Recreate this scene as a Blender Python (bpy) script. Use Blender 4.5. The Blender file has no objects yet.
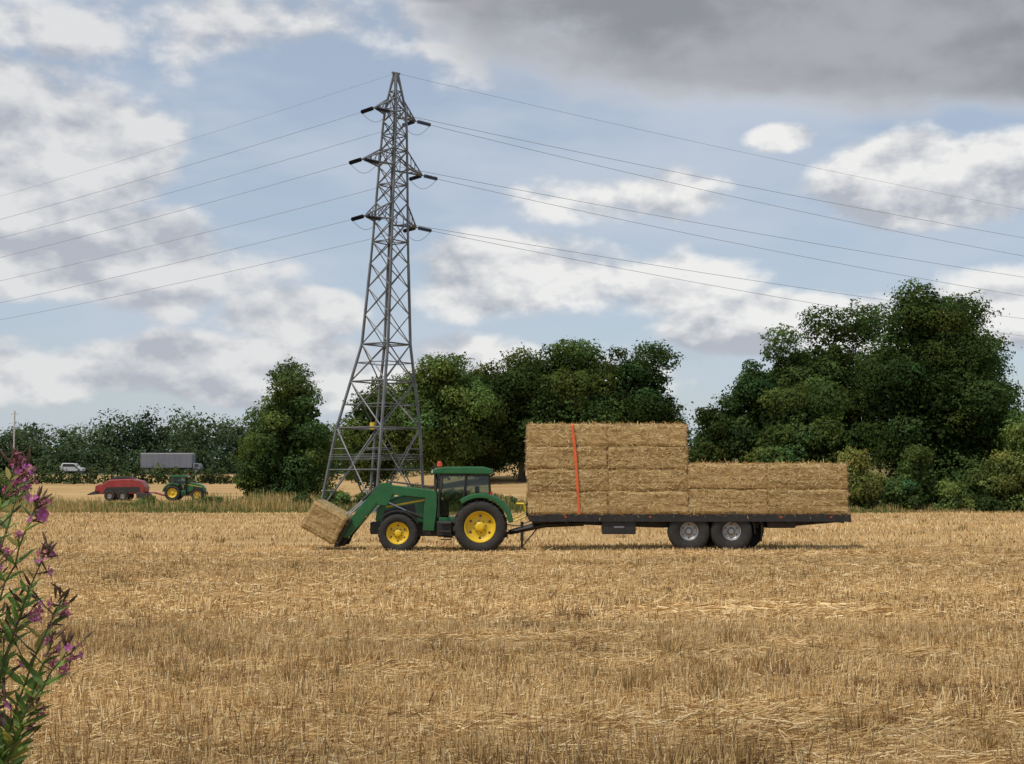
import bpy, math, random
import numpy as np
from mathutils import Vector, noise as mnoise
random.seed(7)
RNG=np.random.default_rng(11)
S=bpy.context.scene
S.view_settings.view_transform='Standard'
S.view_settings.look='None'
S.view_settings.exposure=0
COL=S.collection

# ------------------------------------------------------------------ helpers
def ss(a,b,x):
    t=np.clip((np.asarray(x,float)-a)/(b-a),0,1); return t*t*(3-2*t)
_G=np.random.default_rng(5).random((256,256))
def vn(x,y):
    x=np.asarray(x,float);y=np.asarray(y,float)
    xi=np.floor(x).astype(int);yi=np.floor(y).astype(int)
    fx=x-xi;fy=y-yi;fx=fx*fx*(3-2*fx);fy=fy*fy*(3-2*fy)
    g=lambda a,b:_G[a%256,b%256]
    return (g(xi,yi)*(1-fx)+g(xi+1,yi)*fx)*(1-fy)+(g(xi,yi+1)*(1-fx)+g(xi+1,yi+1)*fx)*fy
def ground(x,y):
    x=np.asarray(x,float);y=np.asarray(y,float)
    z=0.9*(1-ss(3,7,y))+1.7*ss(165,220,y)+1.7*ss(222,245,y)+2.2*ss(115,190,y)*ss(-25,0,x)
    z=z+0.05*(vn(x*0.12+9,y*0.12+3)-0.5)*ss(7,12,y)
    return z
def quadmesh(name,Q,cols=None,mat=None,parent=None,smooth=False,tri=False):
    Q=np.asarray(Q,dtype=np.float32); n=len(Q); k=Q.shape[1]
    me=bpy.data.meshes.new(name)
    me.vertices.add(n*k); me.vertices.foreach_set('co',Q.reshape(-1))
    me.loops.add(n*k); me.loops.foreach_set('vertex_index',np.arange(n*k,dtype=np.int32))
    me.polygons.add(n); me.polygons.foreach_set('loop_start',np.arange(0,n*k,k,dtype=np.int32))
    me.polygons.foreach_set('loop_total',np.full(n,k,dtype=np.int32))
    me.update(calc_edges=True)
    if cols is not None:
        a=me.color_attributes.new('Col','FLOAT_COLOR','POINT')
        c=np.ones((n,k,4),dtype=np.float32); c[:,:,:3]=np.asarray(cols,dtype=np.float32)[:,None,:]
        a.data.foreach_set('color',c.reshape(-1))
    if mat: me.materials.append(mat)
    ob=bpy.data.objects.new(name,me); COL.objects.link(ob)
    if parent: ob.parent=parent
    return ob
def empty(name,loc=(0,0,0),rz=0):
    e=bpy.data.objects.new(name,None); COL.objects.link(e); e.location=loc; e.rotation_euler=(0,0,rz); e.empty_display_size=.3
    return e
def tubeq(pts,rad,n=6):
    pts=[np.array(p,float) for p in pts]
    if np.isscalar(rad): rad=[rad]*len(pts)
    rings=[]
    for i,p in enumerate(pts):
        d=(pts[min(i+1,len(pts)-1)]-pts[max(i-1,0)]); d/=np.linalg.norm(d)+1e-9
        a=np.array([0,0,1.]) if abs(d[2])<.9 else np.array([1.,0,0])
        u=np.cross(d,a);u/=np.linalg.norm(u);v=np.cross(d,u)
        t=np.arange(n)*2*math.pi/n
        rings.append(p+rad[i]*(np.cos(t)[:,None]*u+np.sin(t)[:,None]*v))
    q=[]
    for i in range(len(rings)-1):
        A,B=rings[i],rings[i+1]
        for j in range(n):
            k=(j+1)%n; q.append([A[j],A[k],B[k],B[j]])
    if n==4:
        q.append(list(rings[0])); q.append(list(rings[-1]))
    elif n==6:
        for R in (rings[0],rings[-1]):
            q.append([R[0],R[1],R[2],R[3]]); q.append([R[3],R[4],R[5],R[0]])
    elif n==8:
        for R in (rings[0],rings[-1]):
            q+= [[R[0],R[1],R[2],R[3]],[R[3],R[4],R[5],R[6]],[R[6],R[7],R[0],R[3]]]
    return q
def tube(name,pts,rad,mat,parent=None,n=8):
    return quadmesh(name,tubeq(pts,rad,n),None,mat,parent)
def prism(name,prof,y0,y1,mat,parent=None,bevel=0.02,axis='y'):
    me=bpy.data.meshes.new(name); n=len(prof)
    if axis=='y': V=[(p[0],y0,p[1]) for p in prof]+[(p[0],y1,p[1]) for p in prof]
    elif axis=='x': V=[(y0,p[0],p[1]) for p in prof]+[(y1,p[0],p[1]) for p in prof]
    else: V=[(p[0],p[1],y0) for p in prof]+[(p[0],p[1],y1) for p in prof]
    F=[list(range(n)),list(range(2*n-1,n-1,-1))]+[[i,i+n,(i+1)%n+n,(i+1)%n] for i in range(n)]
    me.from_pydata(V,[],F); 
    import bmesh
    bm=bmesh.new();bm.from_mesh(me);bmesh.ops.recalc_face_normals(bm,faces=bm.faces);bm.to_mesh(me);bm.free()
    me.materials.append(mat)
    ob=bpy.data.objects.new(name,me);COL.objects.link(ob)
    if parent: ob.parent=parent
    if bevel>0:
        m=ob.modifiers.new('b','BEVEL');m.width=bevel;m.segments=2;m.limit_method='ANGLE';m.angle_limit=math.radians(25)
    return ob
def box(name,x0,x1,y0,y1,z0,z1,mat,parent=None,bevel=0.015):
    return prism(name,[(x0,z0),(x1,z0),(x1,z1),(x0,z1)],y0,y1,mat,parent,bevel)
def lathe(name,prof,mat,parent,loc,n=40,smooth=True):
    V=[];F=[];m=len(prof)
    for i in range(n):
        a=2*math.pi*i/n
        for r,y in prof: V.append((r*math.cos(a),y,r*math.sin(a)))
    for i in range(n):
        k=(i+1)%n
        for j in range(m-1): F.append([i*m+j,i*m+j+1,k*m+j+1,k*m+j])
    me=bpy.data.meshes.new(name);me.from_pydata(V,[],F);me.materials.append(mat)
    for p in me.polygons:p.use_smooth=smooth
    ob=bpy.data.objects.new(name,me);COL.objects.link(ob);ob.parent=parent;ob.location=loc
    return ob
# ------------------------------------------------------------------ materials
def newmat(name):
    m=bpy.data.materials.new(name);m.use_nodes=True;nt=m.node_tree;nt.nodes.clear()
    o=nt.nodes.new('ShaderNodeOutputMaterial');return m,nt,o
def pmat(name,col,rough=.5,metal=0,var=.25,scale=3.,dirt=0.0,dirtcol=(.25,.19,.11),bump=0.0):
    m,nt,o=newmat(name);N=nt.nodes.new;L=nt.links.new
    b=N('ShaderNodeBsdfPrincipled');L(b.outputs[0],o.inputs[0])
    tc=N('ShaderNodeTexCoord');n=N('ShaderNodeTexNoise');n.inputs['Scale'].default_value=scale;n.inputs['Detail'].default_value=5
    L(tc.outputs['Object'],n.inputs['Vector'])
    r=N('ShaderNodeMapRange');r.inputs[1].default_value=.3;r.inputs[2].default_value=.7;r.inputs[3].default_value=1-var;r.inputs[4].default_value=1+var
    L(n.outputs['Fac'],r.inputs[0])
    mx=N('ShaderNodeVectorMath');mx.operation='SCALE';mx.inputs[0].default_value=col;L(r.outputs[0],mx.inputs['Scale'])
    last=mx.outputs[0]
    if dirt>0:
        n2=N('ShaderNodeTexNoise');n2.inputs['Scale'].default_value=scale*2.3;n2.inputs['Detail'].default_value=6;n2.inputs['Roughness'].default_value=.7
        L(tc.outputs['Object'],n2.inputs['Vector'])
        r2=N('ShaderNodeMapRange');r2.inputs[1].default_value=.42;r2.inputs[2].default_value=.7;r2.inputs[3].default_value=dirt*.25;r2.inputs[4].default_value=dirt
        L(n2.outputs['Fac'],r2.inputs[0])
        mm=N('ShaderNodeMix');mm.data_type='RGBA';L(r2.outputs[0],mm.inputs[0]);L(last,mm.inputs[6]);mm.inputs[7].default_value=(*dirtcol,1);last=mm.outputs[2]
    L(last,b.inputs['Base Color'])
    b.inputs['Roughness'].default_value=rough;b.inputs['Metallic'].default_value=metal
    if bump>0:
        bp=N('ShaderNodeBump');bp.inputs['Strength'].default_value=bump;L(n.outputs['Fac'],bp.inputs['Height']);L(bp.outputs[0],b.inputs['Normal'])
    return m
def attrmat(name,transl=.0,rough=.8,noise_scale=0,spec=.2):
    m,nt,o=newmat(name);N=nt.nodes.new;L=nt.links.new
    a=N('ShaderNodeAttribute');a.attribute_name='Col'
    col=a.outputs['Color']
    if noise_scale:
        g=N('ShaderNodeNewGeometry');n=N('ShaderNodeTexNoise');n.inputs['Scale'].default_value=noise_scale;n.inputs['Detail'].default_value=1
        L(g.outputs['Position'],n.inputs['Vector'])
        r=N('ShaderNodeMapRange');r.inputs[1].default_value=.3;r.inputs[2].default_value=.7;r.inputs[3].default_value=.75;r.inputs[4].default_value=1.3;L(n.outputs['Fac'],r.inputs[0])
        mx=N('ShaderNodeVectorMath');mx.operation='SCALE';L(col,mx.inputs[0]);L(r.outputs[0],mx.inputs['Scale']);col=mx.outputs[0]
    if spec>0:
        b=N('ShaderNodeBsdfPrincipled');L(col,b.inputs['Base Color']);b.inputs['Roughness'].default_value=rough
        b.inputs['Specular IOR Level'].default_value=spec
    else:
        b=N('ShaderNodeBsdfDiffuse');L(col,b.inputs['Color'])
    if transl>0:
        t=N('ShaderNodeBsdfTranslucent');s=N('ShaderNodeVectorMath');s.operation='MULTIPLY';L(col,s.inputs[0]);s.inputs[1].default_value=(1.5,1.6,.8)
        L(s.outputs[0],t.inputs['Color'])
        x=N('ShaderNodeMixShader');x.inputs[0].default_value=transl;L(b.outputs[0],x.inputs[1]);L(t.outputs[0],x.inputs[2]);L(x.outputs[0],o.inputs[0])
    else: L(b.outputs[0],o.inputs[0])
    return m
GREEN=pmat('tractor_green',(.012,.115,.035),.28,0,.15,2,.08)
YELLOW=pmat('wheel_yellow',(.75,.50,.012),.4,0,.15,3,.2)
BLACK=pmat('black_paint',(.014,.014,.015),.5,0,.4,4,.08)
DARK=pmat('dark_metal',(.03,.03,.032),.55,.3,.4,4,.2)
RUBBER=pmat('tyre_rubber',(.018,.018,.018),.85,0,.3,5,.2,(.14,.11,.07),.3)
RIMG=pmat('rim_grey',(.42,.42,.41),.4,.4,.2,5,.3)
CHROME=pmat('chrome_rod',(.5,.5,.5),.2,1)
RED=pmat('baler_red',(.27,.016,.02),.4,0,.25,1,.2)
ORANGE=pmat('strap_orange',(.72,.13,.035),.7)
AMBER=pmat('beacon_amber',(.75,.09,.02),.3)
REDL=pmat('lamp_red',(.6,.02,.02),.3)
WHITE=pmat('white_paint',(.75,.76,.76),.4,0,.05)
GREYP=pmat('grey_sheet',(.16,.17,.20),.5,0,.12,.5,.1)
STEEL=pmat('galvanised_steel',(.15,.155,.16),.6,.2,.35,.8)
INSUL=pmat('insulator_glaze',(.02,.015,.015),.35)
WIREM=pmat('cable_alu',(.22,.225,.235),.6,.2)
SIGN=pmat('sign_yellow',(.75,.55,.03),.5)
BARK=pmat('bark',(.07,.055,.04),.95,0,.4,3,0,bump=.5)
WOOD=pmat('pole_wood',(.45,.43,.4),.8)
HOSE=pmat('hose_yellow',(.75,.55,.04),.5)
SEAT=pmat('seat_cloth',(.04,.04,.045),.9)
LEAF=attrmat('leaf',.3,.7,.5,0)
STRAW=attrmat('straw',0,.75,0,0)
GRASS=attrmat('dry_grass_blades',.2,.8,0,0)
def glass():
    m,nt,o=newmat('cab_glass');N=nt.nodes.new;L=nt.links.new
    t=N('ShaderNodeBsdfTransparent');t.inputs[0].default_value=(.72,.78,.75,1)
    g=N('ShaderNodeBsdfGlossy');g.inputs['Roughness'].default_value=.03
    f=N('ShaderNodeFresnel');f.inputs[0].default_value=1.5
    x=N('ShaderNodeMixShader');L(f.outputs[0],x.inputs[0]);L(t.outputs[0],x.inputs[1]);L(g.outputs[0],x.inputs[2]);L(x.outputs[0],o.inputs[0]);return m
GLASS=glass()

# ------------------------------------------------------------------ world
W=bpy.data.worlds.new('World');S.world=W;W.use_nodes=True;nt=W.node_tree;nt.nodes.clear()
try: W.cycles.sampling_method='NONE'
except Exception as ex: print(ex)
N=nt.nodes.new;L=nt.links.new
def setin(s,v):
    if isinstance(v,bpy.types.NodeSocket): L(v,s)
    else: s.default_value=v
def M(op,a,b=None,c=None,clamp=False):
    n=N('ShaderNodeMath');n.operation=op;n.use_clamp=clamp;setin(n.inputs[0],a)
    if b is not None:setin(n.inputs[1],b)
    if c is not None:setin(n.inputs[2],c)
    return n.outputs[0]
def MR(v,a,b,c=0.,d=1.,smooth=True):
    n=N('ShaderNodeMapRange');n.interpolation_type='SMOOTHSTEP' if smooth else 'LINEAR'
    setin(n.inputs[0],v)
    for i,k in enumerate((a,b,c,d)): setin(n.inputs[i+1],k)
    return n.outputs[0]
def MIX(f,a,b):
    n=N('ShaderNodeMix');n.data_type='RGBA';setin(n.inputs[0],f)
    for i,k in ((6,a),(7,b)):
        if isinstance(k,tuple): n.inputs[i].default_value=(*k,1)
        else: L(k,n.inputs[i])
    return n.outputs[2]
SUNV=Vector((-.40,-.42,1.0)).normalized()
el=math.asin(SUNV.z); az=math.atan2(SUNV.x,SUNV.y)
sky=N('ShaderNodeTexSky');sky.sky_type='NISHITA';sky.sun_disc=False;sky.sun_elevation=el;sky.sun_rotation=az%(2*math.pi);sky.dust_density=1.2
tc=N('ShaderNodeTexCoord');sp=N('ShaderNodeSeparateXYZ');L(tc.outputs['Generated'],sp.inputs[0])
u=M('ARCTAN2',sp.outputs[0],sp.outputs[1]); v=M('ARCSINE',sp.outputs[2])
cuv=N('ShaderNodeCombineXYZ');L(u,cuv.inputs[0]);L(v,cuv.inputs[1]);UV=cuv.outputs[0]
def noise(du,dv,su,sv,scale,detail=6,rough=.55):
    c=N('ShaderNodeVectorMath');c.operation='MULTIPLY_ADD';L(UV,c.inputs[0]);c.inputs[1].default_value=(su,sv,0);c.inputs[2].default_value=(du*su,dv*sv,0)
    n=N('ShaderNodeTexNoise');n.noise_dimensions='2D';n.inputs['Scale'].default_value=scale;n.inputs['Detail'].default_value=detail;n.inputs['Roughness'].default_value=rough
    L(c.outputs[0],n.inputs['Vector']);return n.outputs['Fac']
def blob(cx,cy,sx,sy,wt=1.):
    a=N('ShaderNodeVectorMath');a.operation='MULTIPLY_ADD';L(UV,a.inputs[0]);a.inputs[1].default_value=(1/sx,1/sy,0);a.inputs[2].default_value=(-cx/sx,-cy/sy,0)
    d=N('ShaderNodeVectorMath');d.operation='DOT_PRODUCT';L(a.outputs[0],d.inputs[0]);L(a.outputs[0],d.inputs[1])
    return M('MULTIPLY_ADD',d.outputs['Value'],-wt,wt)
def bmax(l):
    r=M('MAXIMUM',l[0],-1.)
    for k in l[1:]: r=M('MAXIMUM',r,k)
    return r
nz=noise(0,0,1,1.7,9.,6,.53); nz2=noise(0.004,0.011,1,1.7,9.,6,.53)
nb=noise(5,2,1,2.6,4.5,3,.5)
cum=bmax([blob(.325,.200,.120,.036),blob(.04,.142,.13,.034),blob(.20,.106,.11,.025),blob(-.35,.225,.11,.055),
          blob(-.27,.15,.12,.038),blob(-.155,.117,.06,.020),blob(.19,.238,.030,.013),blob(.08,.20,.08,.024,.7),
          blob(-.22,.075,.26,.026,.9),blob(.0,.080,.16,.024,.8),blob(.36,.12,.08,.03,.6),blob(-.22,.31,.14,.03,.25)])
cumd=M('ADD',M('MULTIPLY',cum,.46),M('ADD',.05,M('MULTIPLY',M('SUBTRACT',nz,.5),1.5)))
cmask=MR(cumd,-.05,.24)
relief=M('MULTIPLY',M('SUBTRACT',nz,nz2),6.0)
shade=M('ADD',M('ADD',.66,relief),M('MULTIPLY',M('SUBTRACT',nb,.5),.9),None,True)
left=MR(u,-.22,.10)
shade=M('MULTIPLY',shade,M('ADD',.72,M('MULTIPLY',left,.28)))
ccol=MIX(shade,(.45,.475,.53),(.90,.89,.865))
bank=bmax([blob(.26,.330,.34,.082),blob(.02,.355,.16,.030,.7),blob(.44,.275,.18,.040),blob(.2,.52,.6,.17)])
bd=M('ADD',M('MULTIPLY',bank,.75),M('MULTIPLY',M('SUBTRACT',nz,.5),.80))
bmask=MR(bd,-.08,.34)
bcol=MIX(MR(M('ADD',nb,M('MULTIPLY',relief,.14)),.3,.72),(.27,.28,.31),(.40,.41,.44))
bcol=MIX(MR(bd,.05,.45),(.56,.58,.62),bcol)
veil=MR(noise(1,7,1,3.,4.,4,.6),.35,.7,.50,.90)
haze=MR(v,-.02,.16,.9,.0)
back=N('ShaderNodeBackground');L(sky.outputs[0],back.inputs[0]);back.inputs[1].default_value=.12
vb=N('ShaderNodeBackground');vb.inputs[0].default_value=(.53,.595,.69,1)
mA=N('ShaderNodeMixShader');L(M('MAXIMUM',veil,haze),mA.inputs[0]);L(back.outputs[0],mA.inputs[1]);L(vb.outputs[0],mA.inputs[2])
cb=N('ShaderNodeBackground');L(ccol,cb.inputs[0])
mB=N('ShaderNodeMixShader');L(M('MULTIPLY',cmask,.9),mB.inputs[0]);L(mA.outputs[0],mB.inputs[1]);L(cb.outputs[0],mB.inputs[2])
db=N('ShaderNodeBackground');L(bcol,db.inputs[0])
mC=N('ShaderNodeMixShader');L(M('MULTIPLY',bmask,.96),mC.inputs[0]);L(mB.outputs[0],mC.inputs[1]);L(db.outputs[0],mC.inputs[2])
o=N('ShaderNodeOutputWorld');L(mC.outputs[0],o.inputs[0])

sl=bpy.data.lights.new('sun','SUN');sl.energy=2.7;sl.angle=math.radians(2.0);sl.color=(1,.94,.84)
so=bpy.data.objects.new('sun',sl);COL.objects.link(so);so.rotation_euler=SUNV.to_track_quat('Z','Y').to_euler();so.location=(0,0,60)

# ------------------------------------------------------------------ camera
cd=bpy.data.cameras.new('camera');cd.sensor_width=36;cd.lens=49.2;cd.clip_end=6000;cd.clip_start=.05
cam=bpy.data.objects.new('camera',cd);COL.objects.link(cam);cam.location=(0,0,2.5);cam.rotation_euler=(math.radians(93.97),0,0);S.camera=cam

# ------------------------------------------------------------------ ground
def make_ground():
    xs=np.concatenate([-np.geomspace(4000,165,22),np.linspace(-160,160,129),np.geomspace(165,4000,22)])
    ys=np.concatenate([np.linspace(-80,-2,20),np.linspace(-1,12,40),np.linspace(13,260,160),np.geomspace(266,5000,32)])
    X,Y=np.meshgrid(xs,ys);Z=ground(X,Y);V=np.stack([X,Y,Z],-1).reshape(-1,3)
    nx=len(xs);F=[]
    for j in range(len(ys)-1):
        for i in range(nx-1):
            a=j*nx+i;F.append((a,a+1,a+nx+1,a+nx))
    me=bpy.data.meshes.new('ground');me.from_pydata(V.tolist(),[],F)
    for p in me.polygons:p.use_smooth=True
    ob=bpy.data.objects.new('ground',me);COL.objects.link(ob)
    m,nt,o=newmat('stubble_ground');N=nt.nodes.new;L=nt.links.new
    b=N('ShaderNodeBsdfDiffuse');L(b.outputs[0],o.inputs[0])
    g=N('ShaderNodeNewGeometry');s=N('ShaderNodeSeparateXYZ');L(g.outputs['Position'],s.inputs[0])
    def nz(sc,vs,rot=0,det=6,ro=.6):
        mp=N('ShaderNodeMapping');mp.inputs['Scale'].default_value=vs;mp.inputs['Rotation'].default_value=(0,0,rot);L(g.outputs['Position'],mp.inputs[0])
        n=N('ShaderNodeTexNoise');n.inputs['Scale'].default_value=sc;n.inputs['Detail'].default_value=det;n.inputs['Roughness'].default_value=ro;L(mp.outputs[0],n.inputs['Vector']);return n.outputs['Fac']
    def mr(v_,a,b_,c=0,d=1):
        n=N('ShaderNodeMapRange');n.interpolation_type='SMOOTHSTEP';L(v_,n.inputs[0])
        for i,k in enumerate((a,b_,c,d)):n.inputs[i+1].default_value=k
        return n.outputs[0]
    def mix(f,a,c,bt='MIX'):
        n=N('ShaderNodeMix');n.data_type='RGBA';n.blend_type=bt
        if isinstance(f,float):n.inputs[0].default_value=f
        else:L(f,n.inputs[0])
        for i,k in ((6,a),(7,c)):
            if isinstance(k,tuple):n.inputs[i].default_value=(*k,1)
            else:L(k,n.inputs[i])
        return n.outputs[2]
    def mt(op,a,c):
        n=N('ShaderNodeMath');n.operation=op
        for i,k in enumerate((a,c)):
            if isinstance(k,(int,float)):n.inputs[i].default_value=k
            else:L(k,n.inputs[i])
        return n.outputs[0]
    band=nz(1.,(.05,.45,1),.08,3); band2=nz(1.,(.25,1.6,1),-.1,3); fine=nz(14.,(1,1,1),0,3,.75); med=nz(1.6,(1,1.6,1),0,5,.7)
    c=mix(mr(band,.33,.68),(.40,.25,.11),(.58,.395,.185))
    c=mix(mr(band2,.45,.7,0,.6),c,(.59,.41,.205))
    c=mix(mr(med,.52,.72,0,.5),c,(.30,.185,.085))
    c=mix(mr(fine,.45,.68,0,.7),c,(.22,.135,.063))
    yy=mt('ADD',s.outputs[1],mt('MULTIPLY',mt('SUBTRACT',med,.5),6))
    ver=mr(yy,102,104); vout=mt('MULTIPLY',mr(s.outputs[1],124,131),mt('SUBTRACT',1.,mr(s.outputs[0],10,16)))
    vf=mt('MULTIPLY',ver,mt('SUBTRACT',1.,vout))
    vcol=mix(mr(med,.4,.6),(.10,.11,.035),(.30,.22,.10))
    c=mix(vf,c,vcol)
    far=mr(s.outputs[1],246,252); c=mix(far,c,(.09,.12,.04))
    near=mr(s.outputs[1],6,9,1,0); c=mix(near,c,mix(mr(med,.4,.6),(.07,.09,.03),(.2,.16,.08)))
    L(c,b.inputs['Color'])
    bp=N('ShaderNodeBump');bp.inputs['Strength'].default_value=.8;bp.inputs['Distance'].default_value=.06;L(med,bp.inputs['Height']);L(bp.outputs[0],b.inputs['Normal'])
    me.materials.append(m)
make_ground()

# ---- stubble straws
def blades(name,n,y0,y1,wid,hmin,hmax,lying,mat,colf,xk=.46,xo=4.,rows=True):
    y=np.sqrt(RNG.uniform(y0**2,y1**2,n)); x=RNG.uniform(-1,1,n)*(xk*y+xo)
    if rows and lying<.5:
        ang=.10; r=(y*math.cos(ang)-x*math.sin(ang)); r2=np.round(r/.3)*.3+RNG.normal(0,.045,n)
        y=y+(r2-r)
    patch=vn(x*.09+40,y*.8+7)*.4+vn(x*.5,y*.9+90)*.35+vn(x*1.8+3,y*2.5)*.25
    if lying<.5:
        keep=vn(x*.2+140,y*.5+57)*.5+vn(x*.7+9,y*1.3+31)*.5>.38+.3*(RNG.random(n)-.5)
        x,y,patch=x[keep],y[keep],patch[keep];n=len(x)
    z=ground(x,y)
    th=RNG.uniform(0,2*math.pi,n)
    Lh=RNG.uniform(hmin,hmax,n)*(0.55+.9*patch)
    if lying>.5:
        tilt=RNG.normal(0.06,.16,n)
        th=np.where(RNG.random(n)<.55,RNG.normal(.15,.5,n),th)
        d=np.stack([np.cos(th)*np.cos(tilt),np.sin(th)*np.cos(tilt),np.sin(tilt)],-1)
        base=np.stack([x,y,z+RNG.uniform(0.005,.07,n)],-1)-d*Lh[:,None]*.5
        base[:,2]=np.maximum(base[:,2],z+.004)
    else:
        lean=np.abs(RNG.normal(0,.35,n))
        d=np.stack([np.cos(th)*np.sin(lean),np.sin(th)*np.sin(lean),np.cos(lean)],-1)
        base=np.stack([x,y,z-.01],-1)
    ph=RNG.uniform(0,2*math.pi,n)
    up=np.stack([np.cos(ph),np.sin(ph),RNG.uniform(.2,1.4,n) if lying>.5 else RNG.uniform(-.3,.3,n)],-1)
    w=np.cross(d,up);w/=np.linalg.norm(w,axis=1)[:,None]+1e-9
    ww=(wid*RNG.uniform(.6,1.4,n))[:,None]*w*.5
    tip=base+d*Lh[:,None]
    Q=np.stack([base-ww,base+ww,tip+ww*.7,tip-ww*.7],1)
    cols=colf(n,patch,x,y)
    return quadmesh(name,Q,cols,mat)
def strawcol(n,patch,x,y):
    A=np.array([.70,.495,.235]);B=np.array([.52,.340,.148]);C=np.array([.83,.67,.39]);D=np.array([.29,.178,.082])
    t=RNG.random(n)[:,None]; c=B*(1-t)+A*t
    r=RNG.random(n); c[r<.15]=C; c[r>.86]=D
    k=.80+.42*patch+.42*(vn(x*.04+11,y*.25+5)*.6+vn(x*.12+71,y*.7+25)*.4-.5)
    dead=(vn(x*.9+70,y*1.5+20)>.82)&(RNG.random(n)<.45)&(y<60); c[dead]=np.array([.22,.135,.062])
    near=ss(24,12,y)*.22*(.3+vn(x*.4+33,y*.5+2))
    return c*(k*(1-near))[:,None]
def merge_named(name,obs):
    e=empty(name)
    for i,o_ in enumerate(obs): o_.parent=e
obs=[blades('stubble_stems',120000,10.5,24,.010,.09,.22,0,STRAW,strawcol),
 blades('loose_straw',130000,10.5,24,.009,.10,.34,1,STRAW,strawcol),
 blades('stubble_stems',120000,24,52,.018,.09,.2,0,STRAW,strawcol),
 blades('loose_straw',90000,24,52,.018,.12,.4,1,STRAW,strawcol),
 blades('stubble_stems',80000,52,103,.04,.08,.17,0,STRAW,strawcol)]
merge_named('stubble',obs)
def tufts(name,cent,nper,h,spread,wid,pal,mat=GRASS):
    Q=[];C=[]
    for (cx,cy,sc) in cent:
        n=int(nper*sc); a=RNG.uniform(0,2*math.pi,n); r=np.abs(RNG.normal(0,spread*sc,n))
        x=cx+np.cos(a)*r;y=cy+np.sin(a)*r;z=ground(x,y)
        lean=np.abs(RNG.normal(0,.45,n));th=a+RNG.normal(0,.6,n)
        d=np.stack([np.cos(th)*np.sin(lean),np.sin(th)*np.sin(lean),np.cos(lean)],-1)
        H=h*sc*RNG.uniform(.4,1.1,n); base=np.stack([x,y,z],-1)
        ph=RNG.uniform(0,6.28,n);w=np.cross(d,np.stack([np.cos(ph),np.sin(ph),np.zeros(n)],-1));w/=np.linalg.norm(w,axis=1)[:,None]+1e-9
        w=w*(wid*RNG.uniform(.5,1.3,n))[:,None]*.5
        tip=base+d*H[:,None]; Q.append(np.stack([base-w,base+w,tip+w*.25,tip-w*.25],1))
        p=np.array(pal)[RNG.integers(0,len(pal),n)]; C.append(p*RNG.uniform(.75,1.25,n)[:,None])
    return quadmesh(name,np.concatenate(Q),np.concatenate(C),mat)
cent=[(RNG.uniform(-.42,.42)*yy,yy,RNG.uniform(.5,1.3)) for yy in np.sqrt(RNG.uniform(10.5**2,22**2,170))]
tufts('weed_tufts',cent,75,.28,.17,.011,[(.45,.29,.12),(.26,.165,.08),(.17,.11,.06),(.58,.4,.19),(.32,.2,.09)])
cent=[(RNG.uniform(-.42,.42)*yy,yy,RNG.uniform(.7,1.5)) for yy in np.sqrt(RNG.uniform(24**2,95**2,90))]
tufts('weed_tufts',cent,26,.20,.2,.028,[(.30,.2,.08),(.14,.13,.05),(.17,.11,.05),(.4,.28,.12)])

def verge():
    n=80000
    x=RNG.uniform(-75,75,n);y=103.5+RNG.random(n)**1.2*24
    keep=(x<12)|(y<112)
    x=x[keep];y=y[keep];n=len(x)
    p=vn(x*.16,y*.25);p2=vn(x*.6+5,y*.6)
    H=(.25+1.1*p*p2*1.4)*RNG.uniform(.5,1.1,n); H*=ss(103,106,y)*.8+.25
    z=ground(x,y);lean=np.abs(RNG.normal(0,.3,n));th=RNG.uniform(0,6.28,n)
    d=np.stack([np.cos(th)*np.sin(lean),np.sin(th)*np.sin(lean),np.cos(lean)],-1);base=np.stack([x,y,z],-1)
    w=np.stack([np.cos(th+1.3),np.sin(th+1.3)*.4,np.zeros(n)],-1)*.04
    tip=base+d*H[:,None];Q=np.stack([base-w,base+w,tip+w*.3,tip-w*.3],1)
    g=(vn(x*.12+60,y*.3+4)+RNG.normal(0,.12,n)>.52)[:,None]
    c=np.where(g,np.array([.15,.165,.055]),np.array([.46,.32,.14]))*RNG.uniform(.7,1.3,n)[:,None]
    quadmesh('verge_grass',Q,c,GRASS)
verge()

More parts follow.
